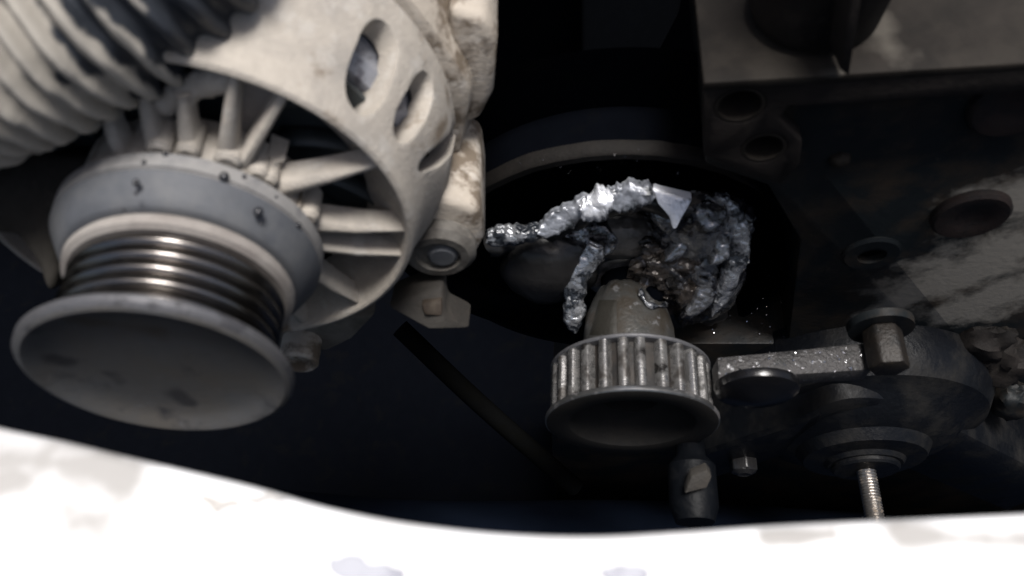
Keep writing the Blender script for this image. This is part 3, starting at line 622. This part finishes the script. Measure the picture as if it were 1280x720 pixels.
for (x0,y0,x1,y1,wd) in ((1185,350,1330,290,.044),(1090,392,1200,345,.016),(1240,260,1330,230,.028),(1150,500,1210,560,.022),(1200,390,1300,350,.03)):
    s_ = segmask(at_y(x0,y0,YB)-bl, at_y(x1,y1,YB)-bl, wd, .3)
    if acc is None: acc = s_
    else:
        mm = N.new('ShaderNodeMath'); mm.operation = 'MAXIMUM'; L.new(acc, mm.inputs[0]); L.new(s_, mm.inputs[1]); acc = mm.outputs[0]
nz1 = N.new('ShaderNodeTexNoise'); nz1.inputs['Scale'].default_value = 65; nz1.inputs['Detail'].default_value = 8; nz1.inputs['Roughness'].default_value = .68; L.new(tc.outputs['Object'], nz1.inputs['Vector'])
ad = N.new('ShaderNodeMath'); ad.operation = 'ADD'; L.new(acc, ad.inputs[0]); L.new(nz1.outputs['Fac'], ad.inputs[1])
st = N.new('ShaderNodeMapRange'); st.inputs[1].default_value = .44; st.inputs[2].default_value = .66; L.new(ad.outputs[0], st.inputs[0])
mx = N.new('ShaderNodeMix'); mx.data_type = 'RGBA'; L.new(st.outputs[0], mx.inputs[0]); L.new(old, mx.inputs[6]); mx.inputs[7].default_value = (.145,.135,.12,1); L.new(mx.outputs[2], bs.inputs['Base Color'])
mx = N.new('ShaderNodeMix'); L.new(st.outputs[0], mx.inputs[0]); mx.inputs[2].default_value = .42; mx.inputs[3].default_value = .85; L.new(mx.outputs[0], bs.inputs['Roughness'])
# rough knobs of the casting lower right
for i, (px, py, y, r, mm) in enumerate(((1205,470,YB-.006,.011,'brown'),(1170,490,YB-.004,.008,'rust'),(1250,450,YB-.004,.014,'brown'),(1265,500,YB-.01,.010,'oilblack'),(1150,440,YB-.002,.010,'oilblack'),(1225,425,YB,.012,'brown'))):
    bk(blob_at(px, py, y, r, r*.8, r*1.1, amp=.25, freq=2, seed=30+i), 'casting_knob', M[mm])

# dusty flat and raised seam of the casting below the knobs
seam = smooth_path([at_y(1142,506,YB-.012), at_y(1168,530,YB-.012), at_y(1200,548,YB-.012), at_y(1228,568,YB-.010), at_y(1262,574,YB-.008), at_y(1330,578,YB-.006)], 30)
bk(B().tube(seam, [.0022+.0012*noise.noise(V((i*.5, 2, 0))) for i in range(31)], 10, .7, lump(.0008, 260, 4)), 'casting_seam', M['dull'])
bk(B().prism(poly([(1146,508),(1196,498),(1192,520),(1176,540)], YB-.013), (0, .004, -.002)), 'casting_flat', M['ledge'], bevel=.001)
# ================================================================== arm with swarf, beside the sprocket
arm = empty('tensioner_arm', at_y(1020, 470, .02), 'dark steel arm strewn with bright metal swarf, right of the sprocket', 'arm')
ya = .030
Q = poly([(892,444),(1000,436),(1095,424),(1100,462),(1000,468),(985,470),(975,480),(900,478)], ya-.010)
tp0 = at_y(892,470,ya-.018); tp1 = at_y(1092,462,ya-.018)
b = B(); zt = tp0.z
A4 = [at_z(898,477,zt), at_z(985,469,zt), at_z(1092,462,zt), at_z(1095,426,zt), at_z(1000,436,zt), at_z(896,446,zt)]
child(B().prism(A4, (0, 0, -.010)), 'bar', M['swarfbar'], arm, bevel=.0012)
q = at_y(947, 495, A4[0].y-.004)
pd_ = B().lathe([(.0045,0),(.0045,.0150),(.003,.0152),(.0014,.0147),(.0004,.0130),(-.0004,.0100),(-.0016,.0062),(-.0026,.0030),(-.0028,0)], 64, q)
child(pd_, 'pivot_cap', mat('glossy black cap', (.006,.006,.007), .25, .2, (), .15, 400), arm)
q = at_y(1112, 462, A4[2].y-.002)
nutb = B(); hexr = .0074; pts6 = [q + V((hexr*math.sin(i*math.pi/3+.3), 0, hexr*math.cos(i*math.pi/3+.3))) for i in range(6)]
nut = child(B().prism(pts6, (0, .016, 0)), 'hex_bolt', M['rust'], arm, bevel=.0012)
child(B().lathe([(.016,0),(.016,.0115),(.019,.0118),(.021,.0),], 40, q), 'washer', M['oilblack'], arm)
# scattered swarf
sw = B()
def flake(p, s_):
    r3 = Matrix.Rotation(random.uniform(0, 6.28), 3, V((random.gauss(0,1), random.gauss(0,1), random.gauss(0,1))).normalized())
    vs__ = [r3 @ V((x*s_, y*s_, z*s_)) + p for x, y, z in ((0,0,.3),(1,.1,0),(-.4,.6,0),(-.3,-.5,.1))]; sw.add(vs__, [(0,1,2),(0,2,3),(0,3,1),(1,3,2)])
for i in range(260):
    u = random.random(); v = random.random()**.7; p = A4[5].lerp(A4[3], u).lerp(A4[0].lerp(A4[2], u), v); flake(p + V((0, 0, .0002)), random.choice((.0001,.0002,.0002,.0003,.0004,.0008)))
for i in range(80):
    px, py = random.gauss(925, 28), random.gauss(405, 22)
    flake(at_y(px, py, YB-.0005 if px > 985 else .057), random.choice((.0002,.0003,.0004,.0005)))
for i in range(26): flake(at_y(random.uniform(640,870), random.uniform(185,215)+abs(random.gauss(0,4)), .0545), .0002)
o = sw.build('metal_swarf', M['swarf']); tag(o, 'bright metal swarf specks sprinkled over the arm and wall', 'swarf', kind='stuff')

# ================================================================== pump housing with its stud, bottom right
pc = at_y(1082, 585, .012)
pmp = empty('pump_housing', pc, 'dark round pump housing with a bright stud, right above the white panel', 'pump')
child(B().lathe([(.05,.060),(.030,.060),(.022,.056),(.018,.046),(.012,.040),(.009,.030),(.004,.027),(.003,.018),(.001,.0165),(.001,.0)], 80, pc), 'housing', M['plate'], pmp)
child(B().lathe([(.0010,.0),(.0010,.0150),(-.0005,.0150),(-.0015,.0140),(-.0015,.0)], 48, pc), 'washer', M['plate'], pmp)
thr = []
for i in range(100):
    thr.append((-.0015-.028*i/99, .0040 + .00035*math.sin(i*1.25)))
child(B().lathe(thr + [(-.0300,.0030),(-.0300,0)], 32, pc), 'stud', M['stud'], pmp)
# sloping guard plate left of it
gp_ = empty('guard_plate', at_y(980, 560, .02), 'dusty dark curved guard plate below the swarf covered arm', 'plate')
vv = []; top = smooth_path([at_y(868,566,.022), at_y(930,545,.022), at_y(1000,520,.024), at_y(1062,496,.028), at_y(1140,506,.03), at_y(1200,540,.03), at_y(1320,600,.03)], 40)
for p in top: vv += [p + V((0, .030, .006)), p + V((0, .004, .001)), p, p + V((0, -.001, -.002)), p + V((0, -.001, -.05))]
b = B().add(vv, [(i*5+j, i*5+j+1, (i+1)*5+j+1, (i+1)*5+j) for i in range(40) for j in range(4)])
o = child(b, 'sheet', M['plate'], gp_); o.modifiers.new('t', 'SOLIDIFY').thickness = .002
q = at_y(930, 590, .014)
bo = child(B().prism([q + V((.0070*math.sin(i*math.pi/3), 0, .0070*math.cos(i*math.pi/3))) for i in range(6)], (0, .014, 0)), 'hex_bolt', M['dkgrey'], gp_, bevel=.0010)
child(B().lathe([(.0002,.0),(-.0015,.003),(.0,.0058),(.002,.006)], 24, q), 'bolt_dome', M['dkgrey'], bo)
# tan clip and the little drain bottle under it
q = at_d(868, 608, .30)
Q = [at_d(856,618,.30), at_d(864,596,.30), at_d(884,588,.30), at_d(890,596,.30), at_d(884,610,.30), at_d(860,616,.30)]
o = B().prism([p-q for p in Q], (0, .004, -.002)).build('spring_clip', M['tan'], bevel=.0008); o.location = q; tag(o, 'small tan flaking metal clip below right of the sprocket', 'clip')
q = at_d(868, 640, .31)
o = B().lathe([(-.004,0),(-.004,.0075),(.002,.0095),(.018,.0095),(.022,.0060),(.030,.0055),(.030,0)], 40, (0,0,0)).build('drain_fitting', mat('smoky dark fitting', (.0022,.0028,.004), .5, 0, [((.005,.0055,.0065), 150, .6, .05)], .3, 400, .12)); o.location = q; tag(o, 'dark glossy round fitting just above the white panel, under the tan clip', 'fitting')

# ================================================================== things in the dark gap
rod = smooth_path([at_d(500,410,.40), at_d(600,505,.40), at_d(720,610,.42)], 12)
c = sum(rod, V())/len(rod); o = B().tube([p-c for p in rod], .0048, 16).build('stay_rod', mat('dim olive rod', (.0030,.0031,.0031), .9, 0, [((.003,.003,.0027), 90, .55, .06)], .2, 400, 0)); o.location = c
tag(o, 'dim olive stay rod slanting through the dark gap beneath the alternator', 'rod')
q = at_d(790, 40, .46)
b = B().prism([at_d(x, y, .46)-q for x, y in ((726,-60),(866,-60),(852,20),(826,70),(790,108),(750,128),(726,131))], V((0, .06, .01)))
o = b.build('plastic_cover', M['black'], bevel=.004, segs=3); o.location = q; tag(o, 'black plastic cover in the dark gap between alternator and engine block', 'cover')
